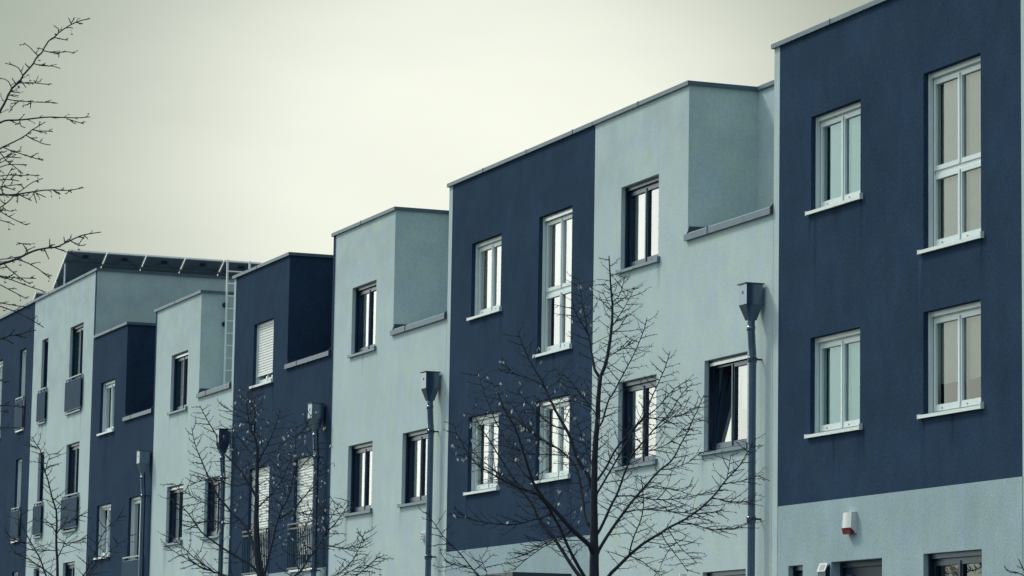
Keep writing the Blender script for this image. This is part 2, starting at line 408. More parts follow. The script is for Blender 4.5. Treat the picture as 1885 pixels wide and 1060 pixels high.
        sb.hexa([(x0 - e - .02, -.047, zs - .058), (x0 - e, -.047, zs - .058), (x0 - e, rd, zs - .05), (x0 - e - .02, rd, zs - .05),
                 (x0 - e - .02, -.047, zs - .004), (x0 - e, -.047, zs - .004), (x0 - e, rd, zs + .01), (x0 - e - .02, rd, zs + .01)])
        sb.build('sill', sm, o)
        for sx_ in (x0 - .03, x1 + .03, (x0 + x1) / 2):
            if rnd.random() < .75:
                wd = rnd.uniform(.05, .16); hh = rnd.uniform(.35, 1.1); q = MB(); zt_ = zs - .05
                q.quad((sx_ - wd, -.003, zt_ - hh), (sx_ + wd, -.003, zt_ - hh), (sx_ + wd, -.003, zt_), (sx_ - wd, -.003, zt_))
                q.build('drip_stain', 'stainb' if style == 'pvc' else 'stain', o)
        for fx in (.18, .62): MB().box(x0 + (x1 - x0) * fx, x0 + (x1 - x0) * fx + .03, sy - .006, sy + .002, z0 + .055, z0 + .068).build('drain_cap', 'darkframe' if style != 'pvc' else 'railgrey', o)
    return o
def door(house, x0, x1, z0, z1):
    o = MB().ring(x0 + .003, x1 - .003, z0, z1 - .003, .07, .07, .07, .02, .12, .2).build('door', 'door', house)
    lf = MB(); lf.box(x0 + .07, x1 - .07, .15, .19, z0 + .02, z1 - .07)
    lf.ring(x0 + .42, x1 - .10, z1 - .80, z1 - .17, .03, .03, .03, .03, .14, .15)
    lf.ring(x0 + .42, x1 - .10, z0 + .2, z1 - .9, .03, .03, .03, .03, .14, .15)
    lf.build('door_leaf', 'door', o)
    g = MB(); g.quad((x0 + .12, .147, z0 + .3), (x0 + .34, .147, z0 + .3), (x0 + .34, .147, z1 - .16), (x0 + .12, .147, z1 - .16)); g.build('glazed_strip', 'glass', o)
    MB().tube([(x1 - .17, .12, z0 + .95), (x1 - .17, .09, z0 + 1.0), (x1 - .17, .09, z0 + 1.1), (x1 - .17, .12, z0 + 1.15)], .012, 6).build('handle', 'steel', o)
    return o
def panel_rail(house, x0, x1, z0, z1, bars=False):
    """French-window guard: rails on the wall, solid blue panel or upright bars"""
    y = -.042; o = MB()
    o.box(x0, x1, y - .018, y + .018, z1 + .065, z1 + .095)
    o.box(x0, x1, y - .012, y + .012, z1 - .02, z1 + .01)
    for i, fx in enumerate((.02, .34, .66, .98)): o.box(x0 + (x1 - x0) * fx - .012, x0 + (x1 - x0) * fx + .012, y - .012, y + .012, z1, z1 + .07)
    for fx in (.03, .97):
        o.box(x0 + (x1 - x0) * fx - .012, x0 + (x1 - x0) * fx + .012, y, 0.02, z1 + .065, z1 + .085)
    r = o.build('window_guard', 'raildark' if bars else 'railgrey', house)
    lo_ = MB(); lo_.box(x0, x1, y - .012, y + .012, z0 - .015, z0 + .015)
    for fx in (.03, .97): lo_.box(x0 + (x1 - x0) * fx - .012, x0 + (x1 - x0) * fx + .012, y, 0.02, z0 - .01, z0 + .01)
    lo_.build('bottom_rail', 'raildark' if bars else 'railgrey', r)
    b = MB()
    if bars:
        n = 15
        for i in range(n + 1):
            x = x0 + (x1 - x0) * i / n; b.box(x - .009, x + .009, y - .009, y + .009, z0, z1)
        b.build('bars', 'panelblue', r)
    else:
        b.box(x0 - .01, x1 + .01, y - .026, y - .013, z0, z1); b.build('guard_panel', 'panelblue', r)
    return r

# ------------------------------------------------------------------ houses
def house(label, x0, x1, ztop, paint, strip, stripcol, openings, notch=None, basez=None, depth=10.0, rightstrip=None, zb=GZ, sidemat=None, sidestrip_top=None):
    """one terraced house; paint = upper colour, strip = width of the neighbour's paint at the left edge"""
    root = thing('terraced_house', label, 'house', ((x0 + x1) / 2, depth / 2, zb), 'houses of the terrace')
    g = .004
    xa, xb = x0 + g, x1 - g
    if notch: nx, nz, nd = notch
    xs = {xa, xb}; zs = {zb - .3, ztop}
    if strip: xs.add(x0 + strip)
    if rightstrip: xs.add(x1 - rightstrip)
    if basez: zs.add(basez)
    if notch: xs.add(nx); zs.add(nz)
    for (a, b, c, d) in openings: xs |= {a, b}; zs |= {c, d}
    xs = sorted(xs); zs = sorted(zs)
    def col(x, z):
        if strip and x < x0 + strip: return stripcol
        if rightstrip and x > x1 - rightstrip: return 0 if paint == 1 else 0
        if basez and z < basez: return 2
        return paint
    wall = MB(); T = .30
    for i in range(len(xs) - 1):
        for k in range(len(zs) - 1):
            cx, cz = (xs[i] + xs[i + 1]) / 2, (zs[k] + zs[k + 1]) / 2
            if notch and cx > nx and cz > nz: continue
            if any(a < cx < b and c < cz < d for (a, b, c, d) in openings): continue
            wall.quad((xs[i], 0, zs[k]), (xs[i + 1], 0, zs[k]), (xs[i + 1], 0, zs[k + 1]), (xs[i], 0, zs[k + 1]), col(cx, cz))
    for (a, b, c, d) in openings:
        ci = col((a + b) / 2, (c + d) / 2)
        wall.quad((a, 0, c), (a, 0, d), (a, T, d), (a, T, c), ci); wall.quad((b, 0, d), (b, 0, c), (b, T, c), (b, T, d), ci)
        wall.quad((a, 0, d), (b, 0, d), (b, T, d), (a, T, d), ci); wall.quad((b, 0, c), (a, 0, c), (a, T, c), (b, T, c), ci)
    sc = paint if sidemat is None else sidemat
    sl = stripcol if strip else paint
    wall.quad((xa, 0, zb - .3), (xa, 0, ztop), (xa, depth, ztop), (xa, depth, zb - .3), sl)
    wall.quad((xa, depth, zb - .3), (xa, depth, ztop), (xb, depth, ztop), (xb, depth, zb - .3), paint)
    if notch:
        wall.quad((xb, 0, zb - .3), (xb, depth, zb - .3), (xb, depth, nz), (xb, 0, nz), sc)
        wall.quad((xb, nd, nz), (xb, depth, nz), (xb, depth, ztop), (xb, nd, ztop), sc)
        wall.quad((nx, 0, nz - .5), (nx, nd, nz - .5), (nx, nd, ztop), (nx, 0, ztop), paint)
        wall.quad((nx, nd, nz - .5), (xb, nd, nz - .5), (xb, nd, ztop), (nx, nd, ztop), paint)
        # inner face of the parapet
        wall.quad((nx, .25, nz - .5), (xb, .25, nz - .5), (xb, .25, nz), (nx, .25, nz), paint)
        wall.quad((nx, 0, nz), (xb, 0, nz), (xb, .25, nz), (nx, .25, nz), paint)
    else:
        wall.quad((xb, 0, zb - .3), (xb, depth, zb - .3), (xb, depth, ztop), (xb, 0, ztop), sc)
    wall.build('wall', ['blue', 'white', 'base'], root)
    # roof deck and, where cut, the little terrace floor
    rf = MB(); zr = ztop - .12
    if notch:
        rf.quad((xa, 0.02, zr), (nx - .02, 0.02, zr), (nx - .02, depth - .02, zr), (xa, depth - .02, zr)); rf.quad((nx - .02, nd + .02, zr), (xb, nd + .02, zr), (xb, depth - .02, zr), (nx - .02, depth - .02, zr))
        rf.quad((nx, .25, nz - .45), (xb, .25, nz - .45), (xb, nd, nz - .45), (nx, nd, nz - .45))
    else: rf.quad((xa, .02, zr), (xb, .02, zr), (xb, depth - .02, zr), (xa, depth - .02, zr))
    rf.build('roof', 'roof', root)
    # metal coping: strips with a drip, mitred at the corners, raised seams
    cp = MB(); H = .062; o = .036; W = .30
    def strip_x(xs0, xs1, y, m0, m1, ztop_=ztop, sgn=1):   # runs along x, outer face at y-o
        zb_, zt = ztop_ - .002, ztop_ + H
        cp.hexa([(xs0 - m0[0], y - o, zb_), (xs1 + m1[0], y - o, zb_), (xs1 + m1[1], y + W, zb_), (xs0 - m0[1], y + W, zb_),
                 (xs0 - m0[0], y - o, zt - .004), (xs1 + m1[0], y - o, zt - .004), (xs1 + m1[1], y + W, zt - .03), (xs0 - m0[1], y + W, zt - .03)])
        L_ = xs1 - xs0; k = 1
        while L_ > 2.3 and k * 1.9 < L_ - .4:
            xx = xs0 + k * 1.9 - .25; cp.box(xx - .006, xx + .006, y - o - .006, y + W, zb_ - .002, zt + .003); k += 1
    def strip_y(ys0, ys1, x, m0, m1):      # runs along y, outer face at x+o
        zb_, zt = ztop - .002, ztop + H
        cp.hexa([(x - W, ys0 + m0, zb_), (x + o, ys0 - o, zb_), (x + o, ys1 + (m1), zb_), (x - W, ys1, zb_),
                 (x - W, ys0 + m0, zt - .03), (x + o, ys0 - o, zt - .004), (x + o, ys1 + m1, zt - .004), (x - W, ys1, zt - .03)])
        k = 1
        while (ys1 - ys0) > 2.3 and k * 2 < ys1 - ys0 - .4:
            yy = ys0 + k * 2; cp.box(x - W, x + o + .006, yy - .006, yy + .006, zb_ - .002, zt + .003); k += 1
    lo = (o, o)
    if notch:
        strip_x(xa, nx, 0, lo, (o, -W)); strip_y(0, nd, nx, W, W)
        strip_x(nx - W, xb - .05, nd, (-W - o, 0), (0, 0))
    else:
        strip_x(xa, xb, 0, lo, (o if sidemat is not None else -.048, -W if sidemat is not None else -.048))
        if sidemat is not None: strip_y(0, depth, xb, W, 0)
    cp.build('roof_coping', 'coping', root)
    if notch:
        pc = MB(); o2 = .045; zt = nz - .11
        pc.hexa([(nx + .005, -o2, zt), (xb - .02, -o2, zt), (xb - .02, .29, zt), (nx + .005, .29, zt),
                 (nx + .005, -o2, zt + .085), (xb - .02, -o2, zt + .085), (xb - .02, .29, zt + .115), (nx + .005, .29, zt + .115)])
        pc.hexa([(nx - .04, -o2, zt), (nx + .005, -o2, zt), (nx + .005, -.003, zt), (nx - .04, -.003, zt),
                 (nx - .04, -o2, zt + .085), (nx + .005, -o2, zt + .085), (nx + .005, -.003, zt + .09), (nx - .04, -.003, zt + .09)])
        xx = nx + (xb - nx) * .27; pc.box(xx - .008, xx + .008, -o2 - .007, .29, zt - .002, zt + .098)
        p = pc.build('parapet_coping', 'coping', root)
        up = MB()
        up.hexa([(nx + .004, -.03, nz - .03), (nx + .016, -.03, nz - .03), (nx + .016, .30, nz - .02), (nx + .004, .30, nz - .02),
                 (nx + .004, .02, nz + .09), (nx + .016, .02, nz + .09), (nx + .016, .30, nz + .10), (nx + .004, .30, nz + .10)])
        up.build('flashing', 'copdark', p); up = MB()
        up.hexa([(xb - .02, -o2, zt), (xb - .004, -o2, zt), (xb - .004, .29, zt), (xb - .02, .29, zt),
                 (xb - .02, -o2, zt + .09), (xb - .004, -o2, zt + .09), (xb - .004, .12, zt + .26), (xb - .02, .12, zt + .26)])
        up.build('flashing', 'copdark', p)
    if strip:   # render corner bead between the two paints
        bz = basez if basez else zb
        MB().box(x0 + strip - .006, x0 + strip + .006, -.004, .01, zb, ztop - .01).build('corner_bead', 'white', root)
    return root
def downpipe(house_, xr, mat='zinc', lab=None):
    """rainwater hopper head with a swan-neck and a round downpipe; xr = right side of the hopper"""
    x0, x1 = xr - .235, xr; y0, y1 = -.275, -.045; zt, zm, zl = 5.54, 5.275, 5.075
    xc = (x0 + x1) / 2; yc = -.155
    p = MB()
    yw = -.132
    p.tube([(xc, yc, zl + .02), (xc, yc, 4.93), (xc, yc + .005, 4.90), (xc, yw - .008, 4.72), (xc, yw, 4.66), (xc, yw, GZ)], .052, 14, cap=False)
    p.tube([(xc, yc, 5.0), (xc, yc, 4.94)], .058, 14)
    for zz in (4.60, 2.55): p.tube([(xc, yw, zz), (xc, yw, zz - .07)], .060, 14)
    o = p.build('downpipe', mat, house_, smooth=True)
    h = MB(); e = .055; yb = y1
    top = [(x0, y0, zt), (x1, y0, zt), (x1, yb, zt), (x0, yb, zt)]; midr = [(x0, y0, zm), (x1, y0, zm), (x1, yb, zm), (x0, yb, zm)]
    bot = [(xc - e, yc - e, zl), (xc + e, yc - e, zl), (xc + e, yc + e, zl), (xc - e, yc + e, zl)]
    for a, b in ((bot, midr), (midr, top)):
        for k in range(4):
            j = (k + 1) % 4; h.quad(a[k], a[j], b[j], b[k])
    h.quad(*bot[::-1])
    hp = h.build('hopper', mat, o)
    rm = MB(); rm.box(x0 - .018, x1 + .012, y0 - .018, yb + .02, zt - .004, zt + .012); rm.build('hopper_lid', 'copdark', hp) if False else rm.build('hopper_lid', 'copdark', o)
    MB().box(x0 + .1, x0 + .13, y0 - .004, y0, zt - .13, zt - .09).build('overflow_slot', 'copdark', o)
    for zz in (4.575, 2.525):
        br = MB(); br.tube([(xc, yw, zz + .02), (xc, yw, zz - .02)], .064, 14); br.box(xc - .01, xc + .01, yw, .01, zz - .012, zz + .012); br.box(xc + .05, xc + .085, yw - .01, yw + .01, zz - .015, zz + .015)
        br.build('pipe_clamp', 'copdark', o)
    return o

HT = 8.590
ZU0, ZU1 = 6.315, 7.512     # upper window
ZM0, ZM1 = 3.510, 4.712     # middle window
XB = [-30.71, -37.00, -43.04, -49.31, -55.50, -61.98, -68.10, -73.66, -80.23, -86.5]
GF = (0.62, 1.91)
# A: navy house at the right
A = house('navy three-storey house at the right edge with red-and-white siren and tall window', XB[1], XB[0], HT, 0, .165, 1,
          [(-35.92, -34.57, ZU0, ZU1), (-32.965, -31.61, 5.445, 7.53), (-35.915, -34.57, ZM0, ZM1), (-32.97, -31.62, ZM0 + .01, ZM1),
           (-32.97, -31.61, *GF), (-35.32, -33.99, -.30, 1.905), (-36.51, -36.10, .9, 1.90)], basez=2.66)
window(A, -35.92, -34.57, ZU0, ZU1, glass='glassteal', cmat='curtaincool')
window(A, -32.965, -31.61, 5.445, 7.53, mid=6.34, glass='glassdim', cmat='curtainbeige', label='tall two-tier white window')
window(A, -35.915, -34.57, ZM0, ZM1, glass='glassteal', cmat='curtaincool'); window(A, -32.97, -31.62, ZM0 + .01, ZM1, glass='glassdim', cmat='curtainbeige')
window(A, -32.97, -31.61, *GF, style='darkframe', curtain=0, glass='glassdim')
window(A, -36.51, -36.10, .9, 1.90, style='darkframe', curtain=0, single=True, label='small dark slot window')
door(A, -35.32, -33.99, -.30, 1.905)
# Z: pale house beyond the right edge
Z = house('pale house cut off by the right edge beyond the navy house', -30.71, -24.4, HT, 1, 0, 1,
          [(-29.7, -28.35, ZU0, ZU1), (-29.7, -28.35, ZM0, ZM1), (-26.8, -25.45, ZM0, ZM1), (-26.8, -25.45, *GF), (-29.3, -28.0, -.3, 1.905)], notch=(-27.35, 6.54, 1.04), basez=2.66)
for a in ((-29.7, -28.35, ZU0, ZU1), (-29.7, -28.35, ZM0, ZM1), (-26.8, -25.45, ZM0, ZM1), (-26.8, -25.45, *GF)): window(Z, *a, style='darkframe')
door(Z, -29.3, -28.0, -.3, 1.905)
# B: pale house with the open window
B = house('pale house left of the siren house, one window tilted open beside its downpipe', XB[2], XB[1], HT, 1, 0, 1,
          [(-42.03, -40.69, ZU0, ZU1), (-42.05, -40.70, ZM0 - .01, 4.705), (-39.10, -37.75, ZM0, 4.73), (-39.10, -37.76, *GF), (-41.9, -40.6, -.3, 1.905)], notch=(-39.685, 6.54, 1.04))
window(B, -42.03, -40.69, ZU0, ZU1, style='darkframe'); window(B, -42.05, -40.70, ZM0 - .01, 4.705, style='darkframe')
window(B, -39.10, -37.75, ZM0, 4.73, style='darkframe', tilt=True, slat=True, label='dark window with its left sash tilted open')
window(B, -39.10, -37.76, *GF, style='darkframe'); door(B, -41.9, -40.6, -.3, 1.905)
downpipe(B, -37.205)
# Bb: navy house in the middle
C2 = house('navy house in the middle, behind the largest bare tree, with a tall upper window', XB[3], XB[2], HT, 0, .17, 1,
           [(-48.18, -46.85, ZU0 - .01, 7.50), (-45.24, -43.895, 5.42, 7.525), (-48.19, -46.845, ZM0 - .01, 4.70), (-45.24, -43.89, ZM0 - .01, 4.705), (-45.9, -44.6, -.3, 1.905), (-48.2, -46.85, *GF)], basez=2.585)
window(C2, -48.18, -46.85, ZU0 - .01, 7.50); window(C2, -45.24, -43.895, 5.42, 7.525, mid=6.34, slat=True, label='tall two-tier white window')
window(C2, -48.19, -46.845, ZM0 - .01, 4.70); window(C2, -45.24, -43.89, ZM0 - .01, 4.705, slat=True)
window(C2, -48.2, -46.85, *GF, style='darkframe'); door(C2, -45.9, -44.6, -.3, 1.905)
cn = MB(); cn.box(-46.4, -43.73, -.92, -.002, 1.99, 2.05); cn.box(-46.36, -43.77, -.88, -.002, 1.94, 1.99)
cn.build('canopy', 'raildark', C2)
# C: pale house centre-left
D2 = house('pale house centre-left with a cut-out roof corner and small round wall vent', XB[4], XB[3], HT, 1, .17, 0,
           [(-54.32, -52.98, 6.30, 7.50), (-54.35, -53.0, 3.475, 4.675), (-51.41, -50.06, 3.48, 4.68), (-54.3, -53.0, -.3, 1.9), (-51.4, -50.05, *GF)], notch=(-52.025, 6.52, 1.04))
for a in ((-54.32, -52.98, 6.30, 7.50), (-54.35, -53.0, 3.475, 4.675), (-51.41, -50.06, 3.48, 4.68), (-51.4, -50.05, *GF)): window(D2, *a, style='darkframe')
door(D2, -54.3, -53.0, -.3, 1.9); downpipe(D2, -49.50)
vt = MB(); vt.tube([(-50.21, .005, 2.885), (-50.21, -.045, 2.885)], [.085, .075], 18)
vo = vt.build('wall_vent', 'steel', D2)
vg = MB()
for i in range(5): vg.box(-50.26, -50.16, -.056, -.046, 2.83 + i * .025, 2.84 + i * .025)
vg.build('vent_slat', 'copdark', vo)
# D: navy house with shutters
E2 = house('navy house with white roller shutters closed and barred window guards', XB[5], XB[4], HT, 0, .15, 1,
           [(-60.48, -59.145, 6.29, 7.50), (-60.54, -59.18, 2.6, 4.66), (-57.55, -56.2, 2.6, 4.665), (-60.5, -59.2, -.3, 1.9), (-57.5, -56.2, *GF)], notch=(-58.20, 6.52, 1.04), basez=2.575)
window(E2, -60.48, -59.145, 6.29, 7.50, shutter=6.50, curtain=0, label='window with its white roller shutter almost down')
window(E2, -60.54, -59.18, 2.6, 4.66, shutter=2.75, curtain=0); window(E2, -57.55, -56.2, 2.6, 4.665, shutter=2.9, curtain=0)
panel_rail(E2, -60.72, -59.10, 2.62, 3.36, bars=True); panel_rail(E2, -57.72, -56.06, 2.62, 3.36, bars=True)
window(E2, -57.5, -56.2, *GF, style='darkframe'); door(E2, -60.5, -59.2, -.3, 1.9); downpipe(E2, -55.69)
# E: pale house with the ladder
F2 = house('pale house with a roof ladder standing in its cut-out corner', XB[6], XB[5], HT, 1, .14, 0,
           [(-66.67, -65.335, 6.27, 7.495), (-66.72, -65.40, 3.475, 4.68), (-63.73, -62.42, 3.475, 4.675), (-66.6, -65.3, -.3, 1.9), (-63.7, -62.4, *GF)], notch=(-64.41, 6.50, 1.04))
window(F2, -66.67, -65.335, 6.27, 7.495, style='darkframe', slat=True)
window(F2, -66.72, -65.40, 3.475, 4.68, style='darkframe', slat=True); window(F2, -63.73, -62.42, 3.475, 4.675, style='darkframe', slat=True)
window(F2, -63.7, -62.4, *GF, style='darkframe'); door(F2, -66.6, -65.3, -.3, 1.9); downpipe(F2, -61.82)
# F: navy house before the tall pair
G2 = house('narrow navy house stepping down against the tall pale house', XB[7], XB[6], HT, 0, 0, 0,
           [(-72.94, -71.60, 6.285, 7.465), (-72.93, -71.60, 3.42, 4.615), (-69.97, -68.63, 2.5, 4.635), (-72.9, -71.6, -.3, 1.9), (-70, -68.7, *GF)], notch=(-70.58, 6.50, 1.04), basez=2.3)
window(G2, -72.94, -71.60, 6.285, 7.465); window(G2, -72.93, -71.60, 3.42, 4.615, tilt=True); window(G2, -69.97, -68.63, 2.5, 4.635)
panel_rail(G2, -70.15, -68.50, 2.52, 3.22); window(G2, -70, -68.7, *GF, style='darkframe'); door(G2, -72.9, -71.6, -.3, 1.9); downpipe(G2, -68.08)
# G: tall pale house with the big solar array
HG = 10.195
T1 = house('tall pale four-storey house carrying the row of solar panels', XB[8], XB[7], HG, 1, 0, 0,
           [(-76.23, -74.87, 7.03, 9.11), (-79.27, -78.58, 7.03, 9.115), (-76.22, -74.88, 4.19, 6.26), (-79.24, -78.58, 4.19, 6.27), (-76.16, -74.93, 1.35, 3.42), (-79.32, -78.66, 1.35, 3.395)], rightstrip=.165, sidemat=1)
for a in ((-76.23, -74.87, 7.03, 9.11), (-76.22, -74.88, 4.19, 6.26), (-76.16, -74.93, 1.35, 3.42)): window(T1, *a, style='darkframe', curtain=.5)
for a in ((-79.27, -78.58, 7.03, 9.115), (-79.24, -78.58, 4.19, 6.27), (-79.32, -78.66, 1.35, 3.395)): window(T1, *a, style='darkframe', single=True, curtain=0)
for z in (7.065, 4.235): panel_rail(T1, -76.30, -74.70, z, z + .70); panel_rail(T1, -79.34, -78.46, z, z + .70)
# H: tall navy house at the far left
T2 = house('tall navy house at the far left end of the terrace', XB[9], XB[8], HG, 0, 0, 0,
           [(-81.80, -81.10, 7.03, 9.11), (-81.84, -81.14, 4.19, 6.285), (-85.25, -83.91, 7.03, 9.095), (-85.25, -83.91, 4.19, 6.285), (-81.83, -81.13, 1.35, 3.40)], sidemat=None)
for a in ((-81.80, -81.10, 7.03, 9.11), (-81.84, -81.14, 4.19, 6.285), (-81.83, -81.13, 1.35, 3.40)): window(T2, *a, single=True)
for a in ((-85.25, -83.91, 7.03, 9.095), (-85.25, -83.91, 4.19, 6.285)): window(T2, *a)
for z in (7.065, 4.235): panel_rail(T2, -81.92, -81.02, z, z + .70)

# ------------------------------------------------------------------ things fixed to the houses
# alarm siren
s_ = thing('alarm_siren', 'small white alarm siren with red lens on the pale wall above the dark door', 'alarm siren', (-34.75, 0, 2.2))
sx0, sx1, sz0, sz1 = -34.865, -34.635, 2.215, 2.475
mb = MB(); n = 6
prof = [(sx0 + (sx1 - sx0) * i / n, -.085 - .018 * math.sin(math.pi * i / n)) for i in range(n + 1)]
for i in range(n):
    a, b = prof[i], prof[i + 1]
    mb.quad((a[0], a[1], sz0 + .075), (b[0], b[1], sz0 + .075), (b[0], b[1] + .012, sz1), (a[0], a[1] + .012, sz1))
    mb.quad((a[0], a[1] + .012, sz1), (b[0], b[1] + .012, sz1), (b[0], 0, sz1 + .006), (a[0], 0, sz1 + .006))
mb.quad((sx1, -.085, sz0 + .075), (sx1, -.025, sz0 + .02), (sx1, -.025, sz1), (sx1, -.073, sz1)); mb.quad((sx0, -.085, sz0 + .075), (sx0, -.073, sz1), (sx0, 0, sz1), (sx0, 0, sz0 + .02))
mb.box(sx0, sx1, -.025, 0, sz0 + .012, sz1)
mb.build('housing', 'alarmw', s_)
ln_ = MB()
ln_.hexa([(sx0 + .012, -.078, sz0), (sx1 - .03, -.078, sz0), (sx1 - .03, -.026, sz0), (sx0 + .012, -.026, sz0),
          (sx0 + .004, -.095, sz0 + .074), (sx1 - .004, -.090, sz0 + .074), (sx1 - .004, -.026, sz0 + .074), (sx0 + .004, -.026, sz0 + .074)])
ln_.build('lens', 'red', s_)
# solar house-number lamp
h_ = thing('house_number_lamp', 'dark house-number lamp with a slanted solar top beside the door', 'lamp', (-35.45, 0, 1.6))
hx0, hx1 = -35.565, -35.345
mb = MB(); mb.hexa([(hx0 + .015, -.050, 1.45), (hx1 - .015, -.050, 1.45), (hx1 - .015, 0, 1.45), (hx0 + .015, 0, 1.45), (hx0 + .004, -.064, 1.788), (hx1 - .004, -.064, 1.788), (hx1 - .004, 0, 1.888), (hx0 + .004, 0, 1.888)])
mb.build('lamp_body', 'darkframe', h_)
mb = MB(); mb.hexa([(hx0, -.070, 1.788), (hx1, -.070, 1.788), (hx1, -.030, 1.892), (hx0, -.030, 1.892), (hx0, -.076, 1.791), (hx1, -.076, 1.791), (hx1, -.036, 1.895), (hx0, -.036, 1.895)])
tp = mb.build('solar_top', 'alarmw', h_)
mb = MB(); mb.quad((hx0 + .045, -.0720, 1.8085), (hx1 - .045, -.0720, 1.8085), (hx1 - .045, -.0450, 1.8787), (hx0 + .045, -.0450, 1.8787)); mb.build('solar_cell', 'grey', tp)
for xx in (hx0 + .070, hx0 + .120): MB().box(xx, xx + .022, -.066, -.050, 1.60, 1.745).build('digit', 'railgrey', h_)

# wall lamp on the pale house
l_ = thing('wall_lamp', 'small pale cylinder wall lamp low on the pale house with the open window', 'lamp', (-39.5, 0, 1.7))
mb = MB(); mb.tube([(-39.51, -.1, 1.66), (-39.51, -.1, 1.90)], .055, 14); mb.build('lamp_shade', 'steel', l_)
mb = MB(); mb.box(-39.55, -39.47, -.06, 0, 1.72, 1.82); mb.build('bracket', 'railgrey', l_)
# roof ladder
ld = thing('roof_ladder', 'white metal ladder rising past the roof edge of the pale house', 'ladder', (-64.27, .7, 6.1))
for yy in (.50, .98):
    mb = MB(); mb.box(-64.285, -64.255, yy - .018, yy + .018, 6.1, 9.30); mb.build('stile', 'alu', ld)
z = 6.20
while z < 9.25:
    MB().tube([(-64.27, .525, z), (-64.27, .955, z)], .014, 8).build('rung', 'alu', ld); z += .26
for z in (8.36, 7.96):
    for yy in (.50, .98):
        mb = MB(); mb.box(-64.40, -64.285, yy - .02, yy + .02, z - .02, z + .02); mb.tube([(-64.40, yy, z), (-64.385, yy, z)], .055, 10); mb.build('wall_bracket', 'raildark', ld)
# solar arrays
def solar(label, xt, zt, y0, n, roofz, group='solar panel rows on the roofs'):
    r = thing('solar_panel_array', label, 'solar panels', (xt - .7, y0, roofz), group)
    L_, W_ = 1.66, .985; an = R(27.6); dx, dz = math.cos(an), math.sin(an)
    nx_, nz_ = -dz, dx
    def P(u, y, h): return (xt - u * dx + h * nx_, y, zt - u * dz + h * nz_)
    for i in range(n):
        a, b = y0 + i * (W_ + .02), y0 + i * (W_ + .02) + W_
        m = MB(); m.hexa([P(L_, a, 0), P(0, a, 0), P(0, b, 0), P(L_, b, 0), P(L_, a, .04), P(0, a, .04), P(0, b, .04), P(L_, b, .04)])
        # frame lips under the sheet
        for (u0, u1, ya, yb) in ((0, .03, a, b), (L_ - .03, L_, a, b), (0.03, L_ - .03, a, a + .03), (0.03, L_ - .03, b - .03, b)):
            m.hexa([P(u1, ya, -.006), P(u0, ya, -.006), P(u0, yb, -.006), P(u1, yb, -.006), P(u1, ya, -.0005), P(u0, ya, -.0005), P(u0, yb, -.0005), P(u1, yb, -.0005)])
        pn = m.build('solar_panel', 'alu', r)
        k = MB(); k.quad(P(L_ - .03, a + .03, -.003), P(L_ - .03, b - .03, -.003), P(.03, b - .03, -.003), P(.03, a + .03, -.003)); k.build('backsheet', 'pvback', pn)
        k = MB(); k.quad(P(L_ - .02, a + .02, .043), P(.02, a + .02, .043), P(.02, b - .02, .043), P(L_ - .02, b - .02, .043)); k.build('cells', 'pvcell', pn)
        ym = (a + b) / 2
        k = MB(); k.hexa([P(.24, ym - .07, -.035), P(.14, ym - .07, -.035), P(.14, ym + .07, -.035), P(.24, ym + .07, -.035), P(.24, ym - .07, -.003), P(.14, ym - .07, -.003), P(.14, ym + .07, -.003), P(.24, ym + .07, -.003)])
        k.tube([P(.2, ym - .06, -.03), P(.32, ym - .2, -.06), P(.40, ym - .33, -.05), P(.36, ym - .44, -.04)], .006, 5); k.tube([P(.2, ym + .06, -.03), P(.32, ym + .2, -.06), P(.40, ym + .33, -.05), P(.36, ym + .44, -.04)], .006, 5)
        k.build('junction_box', 'copdark', pn)
    ye = y0 + n * (W_ + .02)
    for u in (.45, 1.3):
        m = MB(); m.hexa([P(u + .04, y0, -.06), P(u, y0, -.06), P(u, ye, -.06), P(u + .04, ye, -.06), P(u + .04, y0, -.012), P(u, y0, -.012), P(u, ye, -.012), P(u + .04, ye, -.012)]); m.build('support_rail', 'railgrey', r)
    for i in range(n + 1):
        yy = min(max(y0 + i * (W_ + .02) - .01, y0 + .04), ye - .06)
        p0 = P(.47, yy, -.06); m = MB(); m.box(p0[0] - .013, p0[0] + .013, yy - .016, yy + .016, roofz, p0[2]); m.build('post', 'alu' if i == 0 else 'raildark', r)
        m = MB(); p1 = P(1.30, yy, -.06); m.box(p1[0] - .013, p1[0] + .013, yy - .016, yy + .016, roofz, p1[2]); m.build('post', 'raildark', r)
    return r
solar('long row of tilted solar panels on the tall pale house, undersides showing', -77.70, 11.20, .2, 6, HG - .12)
solar('solar panels just peeking over the roof edge of the tall navy house', -86.4 + 1.0, 11.10, 1.15, 4, HG - .12)
solar('solar panel corner peeking out above the navy shuttered house', -60.75, 9.15, 1.75, 4, HT - .12)

# ------------------------------------------------------------------ trees
def px3(x, y, d):
    zr = (1276 - y) / FPX * d
    dd = d + .131 * zr
    return CAM + CAMR * ((x - 942.5) / FPX * dd) + CAMD * ((y - 530) / FPX * dd) + CAMF * dd
def resample(pts, step):
    o = [pts[0]]
    for a, b in zip(pts, pts[1:]):
        L_ = math.hypot(b[0] - a[0], b[1] - a[1]); k = max(1, int(L_ / step))
        for i in range(1, k + 1): o.append((a[0] + (b[0] - a[0]) * i / k, a[1] + (b[1] - a[1]) * i / k))
    return o
def smooth_poly(pts):
    if len(pts) < 3: return pts
    o = [pts[0]]
    for i in range(1, len(pts) - 1):
        a, b, c = pts[i - 1], pts[i], pts[i + 1]
        o.append(((a[0] + 3 * b[0]) / 4, (a[1] + 3 * b[1]) / 4)); o.append(((c[0] + 3 * b[0]) / 4, (c[1] + 3 * b[1]) / 4))
    o.append(pts[-1]); return o
